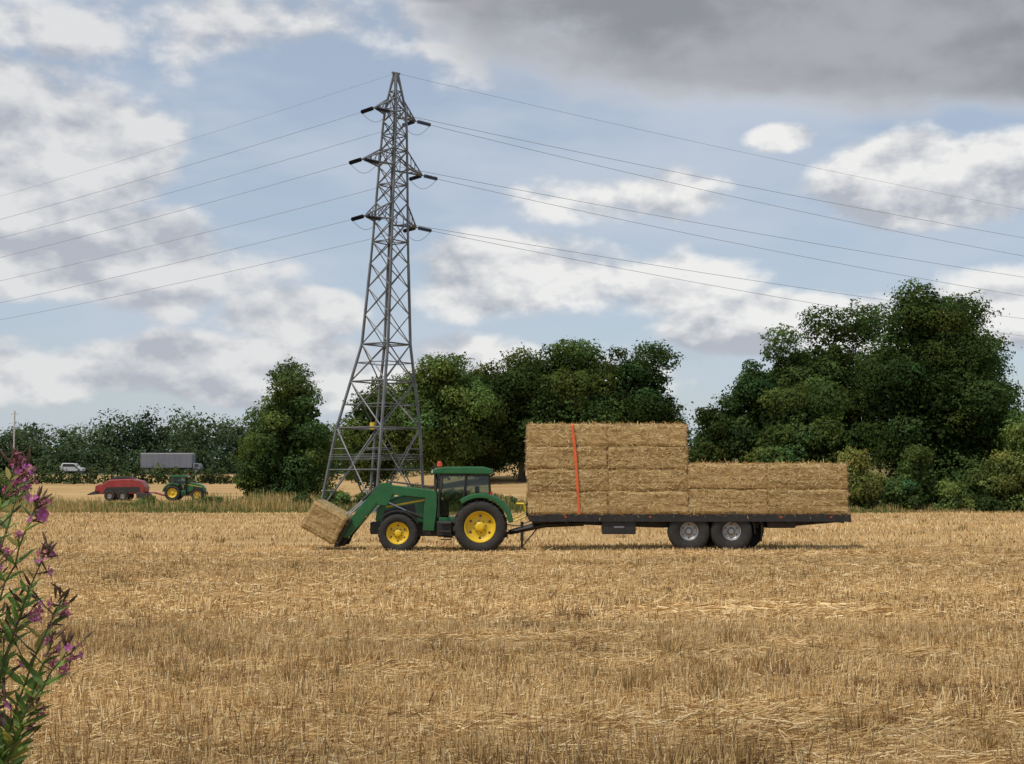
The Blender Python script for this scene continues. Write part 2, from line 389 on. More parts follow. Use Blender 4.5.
# ------------------------------------------------------------------ foliage
def leafquads(P,Nrm,size):
    n=len(P);Nrm=Nrm/(np.linalg.norm(Nrm,axis=1)[:,None]+1e-9)
    r=RNG.normal(size=(n,3));t=np.cross(Nrm,r);t/=np.linalg.norm(t,axis=1)[:,None]+1e-9;b=np.cross(Nrm,t)
    s=(size*RNG.uniform(.55,1.35,n))[:,None]
    return np.stack([P-t*s*.5,P-b*s*.32+t*s*.05,P+t*s*.5,P+b*s*.32+t*s*.05],1)
def crown(cx,cy,z0,z1,wx,wy,nleaf,size,col,nl,seed,lob=(.13,.25),shape=0.0,floor=None,filler=.10,pw=2.5,stray=.08):
    r=np.random.default_rng(seed)
    zc=z0+(z1-z0)*.47
    hb=(z1-z0)/2
    d=r.normal(size=(nl,3));d[:,1]*=.9;d/=np.linalg.norm(d,axis=1)[:,None]
    d/=((np.abs(d)**pw).sum(1)**(1/pw))[:,None]
    ph=r.uniform(0,6.28,4)
    az_=np.arctan2(d[:,1],d[:,0])
    irr=1+.13*np.sin(2*az_+ph[0])*np.cos(2.6*d[:,2]+ph[1])+.12*np.sin(4.3*d[:,0]+ph[2])*np.sin(4.7*d[:,2]+ph[3])
    f=r.uniform(.30,1,nl)**.5*irr*r.uniform(.9,1.06,nl)
    lr=(lob[0]+(lob[1]-lob[0])*r.random(nl)**1.5)*min(wx,2.2*hb)
    P=d*f[:,None]
    taper=1-shape*np.clip(P[:,2],0,1)
    c=np.stack([cx+P[:,0]*np.maximum(wx/2-lr*.7,.3)*taper,cy+P[:,1]*np.maximum(wy/2-lr*.7,.3)*taper,zc+P[:,2]*np.maximum(z1-zc-lr*.7,.2)],-1)
    c[:,2]=np.minimum(c[:,2],z1-lr*.62)
    wgt=lr**2;cnt=r.multinomial(int(nleaf*(1-filler)),wgt/wgt.sum())
    Q=[];C=[]
    col=np.array(col)
    for i in range(nl):
        n=cnt[i]
        if n<3: continue
        dd=r.normal(size=(n,3));dd[:,2]+=.3;dd/=np.linalg.norm(dd,axis=1)[:,None]
        p3=r.uniform(0,6,6)
        bump=1+.25*np.sin(dd[:,0]*5+p3[0])*np.sin(dd[:,1]*5+p3[1])+.22*np.sin(dd[:,2]*8+p3[2])*np.sin(dd[:,0]*7+p3[3])+.12*np.sin(dd[:,1]*13+p3[4])*np.sin(dd[:,2]*14+p3[5])
        rad=lr[i]*(1-.4*r.random(n)**2)*bump*(1+np.where(r.random(n)<stray,r.random(n)*.35,0))
        p=c[i]+dd*rad[:,None]*np.array([1.08,1.08,.72])
        nr=dd*1.0+r.normal(size=(n,3))*.5+np.array([0,0,.3])
        Q.append(leafquads(p,nr,size))
        lb=r.uniform(.7,1.35); hue=r.normal(.02,.12)
        cc=np.tile(col*lb*np.array([1+hue,1,1-hue*.6]),(n,1))*r.uniform(.7,1.35,n)[:,None]
        C.append(cc)
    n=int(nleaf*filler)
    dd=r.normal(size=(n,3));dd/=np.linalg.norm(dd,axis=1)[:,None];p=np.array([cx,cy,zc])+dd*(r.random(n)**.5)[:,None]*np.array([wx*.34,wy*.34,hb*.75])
    Q.append(leafquads(p,r.normal(size=(n,3)),size*2.0));C.append(np.tile(col*.6,(n,1)))  # inner leaves coloured darker, shade inside the crown painted in
    Q=np.concatenate(Q);C=np.concatenate(C)
    if floor is not None:
        k=Q[:,:,2].min(1)>floor;Q=Q[k];C=C[k]
    return Q,C,c,lr
OAK=(.078,.112,.034);DK=(.056,.086,.028);LT=(.105,.150,.045)
def tree(name,x,y,top,base,w,nleaf,size=.26,col=OAK,nl=50,seed=1,shape=.1,lob=(.10,.21),pw=2.5):
    g=float(ground(x,y));e=empty(name,(0,0,0))
    Q,C,c,lr=crown(x,y,base,top,w,w*.9,nleaf,size,col,nl,seed,lob,shape,floor=g+.15,pw=pw)
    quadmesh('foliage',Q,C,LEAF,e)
    H=top-g;tr=max(.14,H*.022)
    q=tubeq([(x,y,g-.2),(x+.05,y,g+H*.12),(x-.1,y+.1,g+H*.35),(x+.1,y,g+H*.62),(x,y,g+H*.85)],[tr*1.5,tr,tr*.85,tr*.5,tr*.12],8)
    r=np.random.default_rng(seed)
    for i in r.choice(len(c),min(22,len(c)),replace=False):
        h=g+H*r.uniform(.2,.5);s_=np.array([x,y,h]);t_=c[i];m_=(s_+t_)/2+np.array([0,0,-.3])
        q+=tubeq([s_,m_,t_],[tr*.4,tr*.25,tr*.07],6)
    quadmesh('trunk',q,None,BARK,e)
    return e
def bush(name,x,y,h,w,nleaf,size=.16,col=OAK,nl=14,seed=1,d=None):
    g=float(ground(x,y));e=empty(name)
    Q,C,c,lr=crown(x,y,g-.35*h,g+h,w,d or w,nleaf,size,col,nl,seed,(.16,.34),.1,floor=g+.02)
    quadmesh('foliage',Q,C,LEAF,e)
    q=[]
    for i in range(min(6,len(c))): q+=tubeq([(x,y,g-.1),tuple((np.array([x,y,g])+c[i])/2+[0,0,.1]),tuple(c[i])],[.06,.04,.015],6)
    quadmesh('stems',q,None,BARK,e)
tree('ash_tree',-19.7,125,13.0,-1.2,9.2,44000,.24,(.088,.130,.042),48,3,.42,(.10,.20))
tree('ash_tree',-22.8,126,7.4,-1.2,4.8,14000,.24,(.078,.12,.038),20,33,.2,(.14,.25))
tree('oak_tree',-16.6,172,15.3,2,12,22000,.36,OAK,40,4)
tree('oak_tree',-9.0,172,19.9,2.5,14,38000,.36,LT,50,5)
tree('oak_tree',1.2,176,19.3,2.6,13,36000,.36,DK,46,6)
tree('oak_tree',8.6,176,22.6,2.4,15.5,46000,.36,OAK,56,7)
tree('oak_tree',15.8,178,20.6,2.2,13.5,40000,.36,DK,50,8)
tree('oak_tree',-3.8,182,18.8,2.0,12,30000,.36,OAK,44,9)
tree('oak_tree',19.5,186,14.5,2.0,9,15000,.36,OAK,28,10)
tree('sycamore_tree',17.6,117,10.4,-1,7.0,28000,.25,DK,34,11,.25)
tree('sycamore_tree',20.6,118,13.8,-1,8.4,42000,.25,DK,44,12,.3)
tree('sycamore_tree',24.6,121,16.4,-1,9.6,50000,.25,OAK,50,13,.15)
tree('sycamore_tree',28.8,124,18.2,-1,10.5,50000,.25,DK,50,14,.15)
tree('horse_chestnut_tree',34.8,116,20.0,-1,14.8,125000,.25,(.056,.088,.027),95,15,.22,(.09,.17))
tree('sycamore_tree',40.2,121,14.5,-1,9,42000,.25,DK,44,16,.3)
tree('sycamore_tree',23.2,113.5,10.9,-1.5,9,42000,.25,OAK,44,17,.2)
tree('willow_tree',42.0,107.5,9.8,-1.5,9.6,46000,.22,(.135,.19,.06),50,18,.3)
tree('sycamore_tree',53,122,15,-.5,12,26000,.3,DK,50,19,.1)
r0=np.random.default_rng(77)
BC=[(.08,.118,.038),(.13,.185,.058),(.06,.09,.03),(.15,.175,.055),(.10,.14,.045)]
for i,(bx,by,bh,bw) in enumerate([(15.5,107.5,3.0,4),(19.5,109,3.4,5),(23.5,108,2.6,5),(26.6,108,5.0,4.4),(29.2,106.5,3.0,3),(31.3,107.5,5.4,3.6),(33.4,106.5,2.4,3.0),(35.6,106.3,1.7,2.6),(37.8,107,5.2,4.0),(36.5,109,3.6,4),(47,107,4,6)]):
    bush('hawthorn_bush',bx,by,bh,bw,8500,.22,BC[i%5],13,100+i)
for i,(bx,by,bh,bw) in enumerate([(-14.2,112,2.0,4.2),(-11,111,1.8,3.6),(-7.6,112,2.2,4),(-4.5,113,1.7,3.2),(-17,113,1.3,2.6),(-41,112,3.2,5),(-44.5,113,2.6,5),(-1,114,1.4,3),(-24.5,114,1.3,2.2),(-30,116,1.1,2)]):
    bush('bramble_bush',bx,by,bh,bw,6500,.19,[(.12,.165,.052),(.085,.125,.042),(.14,.18,.065)][i%3],12,200+i)

def mass(name,items,size,seed,lob=(.16,.28)):
    Q=[];C=[]
    for k,(x,y,top,w,c,nper) in enumerate(items):
        g=float(ground(x,y))
        q,cc,_,_=crown(x,y,g-3,top,w,w,nper,size,c,24,seed*1000+k,lob,.1,floor=g,filler=.2,stray=.0)
        Q.append(q);C.append(cc)
    quadmesh(name,np.concatenate(Q),np.concatenate(C),LEAF)
it=[]
for k,x in enumerate(np.arange(-185,260,6.5)):
    d=332+r0.uniform(-14,14)
    top=17.8+r0.uniform(-2,2.6)
    if -98<x<-62: top+=2.4
    if x>-58: top=15+r0.uniform(-1.5,1.5)
    if x>40: top=18+r0.uniform(-2,2)
    b=r0.uniform(.85,1.15);it.append((x+r0.uniform(-2,2),d,top,r0.uniform(13,20),np.array([.082,.112,.060])*b,3200 if x<-45 else 1300))  # leaf colour lifted towards pale blue: distance haze painted in
for k,x in enumerate(np.arange(-185,260,7.5)):
    it.append((x,322+r0.uniform(-4,4),10.5+r0.uniform(-1.5,1.5),13,np.array([.074,.104,.054]),2000 if x<-45 else 1000))  # lower row carries the same haze in its leaf colour
mass('distant_trees',it,.62,31)
it=[]
for x in np.arange(-100,-30,2.6):
    it.append((x,221+r0.uniform(-.4,.4),4.9+r0.uniform(-.3,.25),4.2,np.array([.08,.105,.045])*r0.uniform(.9,1.1),1000))
mass('hedge',it,.35,32)
it=[]
for x in np.arange(-30,60,3.2):
    it.append((x,232+r0.uniform(-.4,.4),float(ground(x,232))+r0.uniform(1.6,2.6),4.6,np.array([.07,.095,.04]),700))
mass('hedge',it,.4,33)

# ------------------------------------------------------------------ pylon
def pylon():
    e=empty('electricity_pylon')
    zz=[0,3.2,6.4,12.9,20.2,27.9,31.0,34.3]
    hw=[2.84,2.55,2.28,1.33,1.0,.74,.62,.10]
    cx=[-10.75,-10.55,-10.3,-9.75,-9.5,-9.25,-9.15,-9.12]
    Y0=108; g=float(ground(-10.5,Y0))
    ad=np.array([-.58,-.81,0]);bd=np.array([-.81,.58,0])
    W_=lambda z:np.interp(z,zz,hw);X_=lambda z:np.interp(z,zz,cx)
    def corner(z,i):
        s=[(1,1),(1,-1),(-1,-1),(-1,1)][i];w=W_(z)
        return np.array([X_(z),Y0,z+g])+ad*w*s[0]+bd*w*s[1]
    lv=[0,6.4,10.0,12.9,15.2,17.3,19.2,20.9,22.5,24.0,25.4,26.8,28.1,29.3,30.4,31.4,32.8,34.3]
    q=[]
    for i in range(4):
        for a,b in zip(lv[:-1],lv[1:]): q+=tubeq([corner(a,i),corner(b,i)],.115 if b<20 else .095,4)
        q+=tubeq([corner(0,i)-[0,0,.3],corner(0,i)+[0,0,.25]],.3,4)
    for k,(a,b) in enumerate(zip(lv[:-1],lv[1:])):
        r=.062 if a<12 else .05
        for i in range(4):
            j=(i+1)%4
            A,B,C_,D=corner(a,i),corner(a,j),corner(b,j),corner(b,i)
            q+=tubeq([A,C_],r,4)+tubeq([B,D],r,4)
            if k in(0,1,2,6,9,11,12,14,15): q+=tubeq([D,C_],r,4)
            if k<3:
                for t in ((.25,.75) if k==0 else (.5,)):
                    l1=A+(D-A)*t;l2=B+(C_-B)*t
                    d1=A+(C_-A)*t if t<.5 else D+(B-D)*(1-t)
                    d2=B+(D-B)*t if t<.5 else C_+(A-C_)*(1-t)
                    q+=tubeq([l1,d1],.04,4)+tubeq([l2,d2],.04,4)
                if k==0:
                    l1=A+(D-A)*.5;l2=B+(C_-B)*.5;q+=tubeq([l1,l2],.055,4)
        if k in (0,2,6,9,11): q+=tubeq([corner(b,0),corner(b,2)],.035,4)+tubeq([corner(b,1),corner(b,3)],.035,4)
    tips=[]
    for z,Lh in ((31.0,2.5),(26.8,3.6),(22.5,3.1)):
        ctr=np.array([X_(z),Y0,z+g])
        for sgn in (1,-1):
            tip=ctr+ad*Lh*sgn
            ids=(0,1) if sgn>0 else (2,3)
            for i in ids:
                q+=tubeq([corner(z,i),tip],.075,4)+tubeq([corner(min(z+1.4,32.2),i),tip],.065,4)
            for t in (.25,.5,.75):
                P=[corner(z,ids[0])*(1-t)+tip*t,corner(z,ids[1])*(1-t)+tip*t,corner(min(z+1.4,32.2),ids[0])*(1-t)+tip*t,corner(min(z+1.4,32.2),ids[1])*(1-t)+tip*t]
                q+=tubeq([P[0],P[1]],.04,4)+tubeq([P[0],P[2]],.035,4)+tubeq([P[1],P[3]],.035,4)+tubeq([P[0],P[3]],.035,4)
            tips.append(tip)
    pk=np.array([X_(34.3),Y0,34.3+g]);q+=tubeq([pk-[.3,.2,0],pk+[.3,.2,.0]],.09,4)
    quadmesh('lattice',q,None,STEEL,e)
    gq=[]
    for i in range(4):
        for dz in (0,.18,.36): 
            a=corner(4.0+dz,i);b=corner(4.0+dz,(i+1)%4);o_=(a+b)/2-np.array([X_(4),Y0,0]);o_[2]=0;o_/=np.linalg.norm(o_);gq+=tubeq([a+o_*.25,b+o_*.25],.02,4)
    quadmesh('anticlimb_wire',gq,None,STEEL,e)
    s=corner(6.0,0);box('danger_sign',-10.9,-10.55,s[1]-.16,s[1]-.12,6.3,6.85,SIGN,e,.0)
    wl=np.array([-.8,.6,0]);wr=np.array([.85,.51,0]);wr/=np.linalg.norm(wr)
    iq=[];wq=[]
    for ti,tip in enumerate(tips+[pk]):
        isp=tip is pk
        ends=[]
        near=ti%2==0
        for dr,Sg in ((wl,5.0),(wr,4.3 if isp else (4.1 if near else 6.0))):
            st=tip.copy()
            if not isp:
                en=tip+dr*1.35-np.array([0,0,.14])
                iq+=tubeq([tip,tip+(en-tip)*.12],.035,6)
                for t in np.linspace(.15,.95,10):
                    c=tip+(en-tip)*t;c2=tip+(en-tip)*(t+.045);iq+=tubeq([c,c2],[.17,.10],8)
                st=en;ends.append(en)
            Ls=260.;P=[];R=.019 if not isp else .013
            for s_ in np.concatenate([np.linspace(0,120,40),np.linspace(125,260,30)]):
                f=s_/Ls;p=st+dr*s_;p=p-np.array([0,0,4*Sg*f*(1-f)]);P.append(p)
            wq+=tubeq(P,R,3)
        if not isp:
            a,b=ends;P=[]
            for t in np.linspace(0,1,9): P.append(a*(1-t)+b*t-np.array([0,0,.8*math.sin(math.pi*t)]))
            wq+=tubeq(P,.02,3)
    quadmesh('insulators',iq,None,INSUL,e)
    quadmesh('power_lines',wq,None,WIREM,e)
pylon()

# ------------------------------------------------------------------ wheels
def wheel(parent,x,y,z,R,Wd,rim,rmat,lugs=True,name='wheel'):
    e=empty(name);e.parent=parent;e.location=(x,y,z)
    w=Wd/2
    pr=[(rim,-w*.75),(rim*1.04,-w*.95),(R*.80,-w),(R*.92,-w*.94),(R*.965,-w*.75),(R*.972,-w*.3),(R*.972,w*.3),(R*.965,w*.75),(R*.92,w*.94),(R*.80,w),(rim*1.04,w*.95),(rim,w*.75)]
    if not lugs: pr=[(a*(R/(R*.972)) if a>R*.95 else a,b) for a,b in pr]
    lathe('tyre',pr,RUBBER,e,(0,0,0),48)
    for s in (-1,1):
        rp=[(rim*1.0,s*w*.80),(rim*.96,s*w*.86),(rim*.92,s*w*.80),(rim*.88,s*w*.5),(rim*.80,s*w*.32),(rim*.5,s*w*.25),(rim*.44,s*w*.30),(rim*.32,s*w*.32),(rim*.30,s*w*.55),(rim*.16,s*w*.6),(.001,s*w*.6)]
        lathe('rim',rp,rmat,e,(0,0,0),36,True)
        q=[]
        for k in range(8):
            a=k*math.pi/4+.2;c=np.array([math.cos(a)*rim*.38,s*w*.28,math.sin(a)*rim*.38]);q+=tubeq([c,c+[0,s*w*.12,0]],.022,6)
        quadmesh('wheel_nuts',q,None,DARK,e)
        q=[]
        for k in range(6):
            a=k*math.pi/3+.5;c=np.array([math.cos(a)*rim*.68,s*w*.295,math.sin(a)*rim*.68]);q+=tubeq([c,c+[0,s*.004+s*w*.03,0]],rim*.075,8)
        quadmesh('rim_slots',q,None,DARK,e)
    if lugs:
        n=20;q=[]
        for k in range(n):
            for s in (-1,1):
                a0=2*math.pi*(k+(.5 if s>0 else 0))/n
                P=[]
                for t,aa in ((.02,.0),(.5,.10),(.97,.16)):
                    a=a0+aa*1.0;rr=R*(.985 if t<.9 else .955)
                    P.append((math.cos(a)*rr,s*w*t,math.sin(a)*rr))
                q+=tubeq(P,[.028*R/.9]*3,4)
        quadmesh('tyre_lugs',q,None,RUBBER,e)
    return e
def arcprof(cx,cz,r0_,r1_,a0,a1,n=16):
    o=[(cx+r1_*math.cos(math.radians(a0+(a1-a0)*i/n)),cz+r1_*math.sin(math.radians(a0+(a1-a0)*i/n))) for i in range(n+1)]
    i_=[(cx+r0_*math.cos(math.radians(a1+(a0-a1)*i/n)),cz+r0_*math.sin(math.radians(a1+(a0-a1)*i/n))) for i in range(n+1)]
    return o+i_
# ------------------------------------------------------------------ tractor
BLX,BLZ=-5.38,1.02
def tractor(loc,rz=0,loader=True):
    e=empty('tractor',loc,rz)
    for s in (-1,1):
        wheel(e,0,s*.86,.90,.92,.56,.55,YELLOW,True,'rear_wheel')
        wheel(e,-2.83,s*.86,.68,.69,.44,.39,YELLOW,True,'front_wheel')
        y0,y1=(s*.55,s*1.16) if s>0 else (s*1.16,s*.55)
        prism('rear_fender',arcprof(0,.9,.99,1.16,8,128,20),y0,y1,GREEN,e,.03)
        prism('fender_side',[(-.72,1.62),(-.35,1.95),(.1,2.0),(.1,1.4),(-.7,1.3)],s*.56-.02,s*.56+.02,GREEN,e,.01)
        y0,y1=(s*.66,s*1.08) if s>0 else (s*1.08,s*.66)
        prism('front_mudguard',arcprof(-2.83,.68,.75,.785,25,140),y0,y1,BLACK,e,.01)
    box('chassis',-3.5,.45,-.27,.27,.55,1.0,DARK,e,.03)
    box('front_axle',-2.98,-2.68,-.8,.8,.55,.8,DARK,e,.04)
    box('rear_axle',-.22,.22,-.75,.75,.7,1.1,DARK,e,.06)
    box('front_weight',-3.85,-3.45,-.38,.38,.62,1.05,BLACK,e,.05)
    prism('hood',[(-1.45,1.0),(-1.45,2.12),(-1.8,2.13),(-2.4,2.06),(-3.0,1.92),(-3.45,1.72),(-3.62,1.52),(-3.66,1.05),(-3.2,.98)],-.42,.42,GREEN,e,.08)
    prism('grille',[(-3.45,1.1),(-3.45,1.62),(-3.6,1.5),(-3.675,1.1)],-.34,.34,BLACK,e,.01)
    for s in (-1,1):
        prism('side_grille',[(-3.4,1.12),(-3.35,1.45),(-2.3,1.68),(-2.2,1.12)],s*.425-.008,s*.425+.008,BLACK,e,.004)
        prism('yellow_stripe',[(-1.5,1.86),(-1.5,1.93),(-3.3,1.60),(-3.3,1.55)],s*.43-.004,s*.43+.004,YELLOW,e,0)
        box('headlamp',-3.62,-3.5,s*.26-.09,s*.26+.09,1.48,1.6,WHITE,e,.01)
        box('fuel_tank',-1.5,-.95,s*.72-.18,s*.72+.18,.55,1.1,BLACK if s<0 else GREEN,e,.06)
        for k in range(3): box('step',-1.35,-1.0,s*.98-.1,s*.98+.1,.45+.28*k,.49+.28*k,DARK,e,.005)
    tube('exhaust',[(-1.62,.5,1.9),(-1.62,.52,2.2),(-1.62,.52,2.95),(-1.67,.52,3.05)],[.08,.06,.055,.055],DARK,e,8)
    box('cab_floor',-1.45,.3,-.72,.72,1.0,1.22,GREEN,e,.03)
    prism('cab_rear_body',[(-.65,1.2),(-.65,1.42),(-.4,1.9),(.25,1.92),(.32,1.2)],-.69,.69,BLACK,e,.03)
    prism('cab_roof',[(-1.62,2.72),(-1.68,2.80),(-1.55,2.92),(-1.2,2.97),(.1,2.97),(.38,2.90),(.46,2.76),(.38,2.70)],-.80,.80,GREEN,e,.04)
    box('roof_lining',-1.45,.25,-.7,.7,2.64,2.71,BLACK,e,.01)
    for s in (-1,1):
        for nm,P in (('pillar_front',[(-1.46,s*.70,1.2),(-1.40,s*.72,2.70)]),('pillar_mid',[(-.62,s*.71,1.35),(-.5,s*.72,2.70)]),('pillar_rear',[(.34,s*.70,1.9),(.28,s*.70,2.70)])):
            tube(nm,P,.036,BLACK,e,6)
        prism('door_glass',[(-1.44,1.25),(-.62,1.3),(-.5,2.68),(-1.40,2.68)],s*.70-.004,s*.70+.004,GLASS,e,0)
        prism('side_glass',[(-.6,1.45),(-.38,1.92),(.31,1.94),(.26,2.68),(-.5,2.68)],s*.695-.004,s*.695+.004,GLASS,e,0)
        tube('mirror_arm',[(-1.4,s*.72,2.55),(-1.5,s*1.05,2.5)],.015,BLACK,e,6)
        box('mirror',-1.54,-1.48,s*1.08-.1,s*1.08+.1,2.1,2.5,BLACK,e,.02)
        box('work_light',-1.70,-1.62,s*.5-.08,s*.5+.08,2.74,2.84,WHITE,e,.01)
        box('tail_lamp',.34,.40,s*.8-.07,s*.8+.07,1.98,2.1,REDL,e,.01)
    prism('windscreen',[(-1.48,1.5),(-1.46,1.5),(-1.39,2.68),(-1.41,2.68)],-.66,.66,GLASS,e,0)
    prism('rear_window',[(.34,1.94),(.35,1.94),(.27,2.68),(.26,2.68)],-.66,.66,GLASS,e,0)
    box('seat_base',-.55,-.1,-.25,.25,1.28,1.68,SEAT,e,.05);box('seat_back',-.2,-.05,-.25,.25,1.6,2.3,SEAT,e,.05)
    box('dash',-1.4,-1.12,-.2,.2,1.22,1.82,BLACK,e,.04);tube('steering_column',[(-1.2,0,1.7),(-.98,0,1.95)],.03,BLACK,e,6)
    st=lathe('steering_wheel',[(.17,-.015),(.2,0),(.17,.015),(.15,0),(.17,-.015)],BLACK,e,(-.96,0,1.97),20);st.rotation_euler=(math.radians(70),0,math.radians(90))
    tube('beacon',[(-1.42,-.6,2.92),(-1.42,-.6,2.99),(-1.42,-.6,3.12),(-1.42,-.6,3.16)],[.05,.09,.08,.03],AMBER,e,8)
    for s in (-1,1):
        tube('lift_arm',[(.2,s*.3,.75),(.95,s*.42,.62)],.045,DARK,e,6);tube('lift_rod',[(.35,s*.4,1.35),(.65,s*.4,.68)],.03,DARK,e,6)
    tube('top_link',[(.3,0,1.25),(.8,0,1.1)],.035,DARK,e,6)
    box('drawbar',.2,.95,-.06,.06,.5,.58,DARK,e,.01)
    if loader:
        for s in (-1,1):
            y=s*.60
            prism('loader_mast',[(-2.0,.75),(-1.6,.75),(-1.5,1.6),(-1.52,2.12),(-1.85,2.16),(-1.95,1.6)],y-.09,y+.09,GREEN,e,.02)
            prism('loader_arm',[(-1.58,1.90),(-1.62,2.12),(-1.8,2.17),(-3.2,2.34),(-3.5,2.30),(-3.70,2.14),(-4.86,.76),(-4.86,.58),(-4.66,.50),(-4.50,.60),(-3.54,1.80),(-3.34,1.95),(-3.1,2.01),(-1.75,1.87)],y-.07,y+.07,GREEN,e,.02)
            prism('knee_plate',[(-3.05,2.05),(-3.2,2.42),(-3.47,2.40),(-3.76,2.02),(-3.52,1.64),(-3.22,1.62)],y-.085,y+.085,GREEN,e,.01)
            tube('lift_cylinder',[(-1.85,y,1.15),(-2.6,y,1.45)],.055,BLACK,e,8);tube('lift_rod',[(-2.6,y,1.45),(-3.3,y,1.78)],.03,CHROME,e,6)
            tube('tilt_cylinder',[(-3.45,y,2.38),(-4.1,y,1.80)],.055,BLACK,e,8);tube('tilt_rod',[(-4.1,y,1.80),(-4.70,y,1.26)],.03,CHROME,e,6)
            tube('level_link',[(-1.7,y,2.27),(-3.25,y,2.46)],.028,DARK,e,6)
        tube('loader_torque_tube',[(-4.1,-.6,1.25),(-4.1,.6,1.25)],.08,GREEN,e,8)
        c=np.array([BLX,0,BLZ]);a=math.radians(28);ux=np.array([math.cos(a),0,-math.sin(a)]);uz=np.array([math.sin(a),0,math.cos(a)])
        P=lambda p,y,r:tuple(c+ux*p+uz*r+np.array([0,y,0]))
        q=[]
        for y in (-.95,-.55,0,.55,.95): q+=tubeq([P(.72,y,-.5),P(.72,y,.55)],.06,4)
        for r in (-.48,0,.5): q+=tubeq([P(.72,-1.0,r),P(.72,1.0,r)],.065,4)
        for y in (-.6,.6): q+=tubeq([P(.74,y,-.45),P(.92,y,-.35),P(.92,y,.25),P(.74,y,.35)],.07,4)
        for y in (-.8,-.3,.3,.8): q+=tubeq([P(.72,y,-.2),P(-.2,y,-.2)],.025,4)
        quadmesh('bale_spike_frame',q,None,DARK,e)
    return e
TX,TY=-1.10,49.4
tractor((TX,TY,float(ground(TX,TY))-.02))
# ------------------------------------------------------------------ bales
def balemat():
    m,nt,o=newmat('straw_bale');N=nt.nodes.new;L=nt.links.new
    b=N('ShaderNodeBsdfDiffuse');L(b.outputs[0],o.inputs[0])
    tc=N('ShaderNodeTexCoord')
    oi=N('ShaderNodeObjectInfo');ad=N('ShaderNodeVectorMath');ad.operation='ADD';sc=N('ShaderNodeVectorMath');sc.operation='SCALE';sc.inputs[0].default_value=(9,7,5);L(oi.outputs['Random'],sc.inputs['Scale']);L(tc.outputs['Object'],ad.inputs[0]);L(sc.outputs[0],ad.inputs[1])
    def nz(s,vs,r=.65,d=5):
        mp=N('ShaderNodeMapping');mp.inputs['Scale'].default_value=vs;L(ad.outputs[0],mp.inputs[0]);n=N('ShaderNodeTexNoise');n.inputs['Scale'].default_value=s;n.inputs['Detail'].default_value=d;n.inputs['Roughness'].default_value=r;L(mp.outputs[0],n.inputs['Vector']);return n.outputs['Fac']
    def mr(v_,a,b_,c=0,d=1):
        n=N('ShaderNodeMapRange');L(v_,n.inputs[0])
        for i,k in enumerate((a,b_,c,d)):n.inputs[i+1].default_value=k
        return n.outputs[0]
    def mix(f,a,c):
        n=N('ShaderNodeMix');n.data_type='RGBA';L(f,n.inputs[0])
        for i,k in ((6,a),(7,c)):
            if isinstance(k,tuple):n.inputs[i].default_value=(*k,1)
            else:L(k,n.inputs[i])
        return n.outputs[2]
    a1=nz(2.5,(.6,1,5));a2=nz(16,(.8,1,3),.75);a3=nz(5,(4,1,.4));a4=nz(1.2,(.25,1,11),.5,3)
    c=mix(mr(a1,.35,.65),(.44,.29,.12),(.62,.44,.205));c=mix(mr(a2,.48,.7,0,.7),c,(.20,.12,.045));c=mix(mr(a3,.5,.7,0,.3),c,(.28,.175,.07))
    c=mix(mr(a4,.53,.64,0,.65),c,(.22,.135,.052))
    hv=N('ShaderNodeVectorMath');hv.operation='SCALE';L(c,hv.inputs[0]);L(mr(oi.outputs['Random'],0,1,.90,1.12),hv.inputs['Scale']);c=hv.outputs[0]
    L(c,b.inputs['Color'])
    bp=N('ShaderNodeBump');bp.inputs['Strength'].default_value=.9;bp.inputs['Distance'].default_value=.04;L(a2,bp.inputs['Height']);L(bp.outputs[0],b.inputs['Normal'])
    return m
BALE=balemat();TWINE=pmat('baler_twine',(.30,.28,.22),.8)
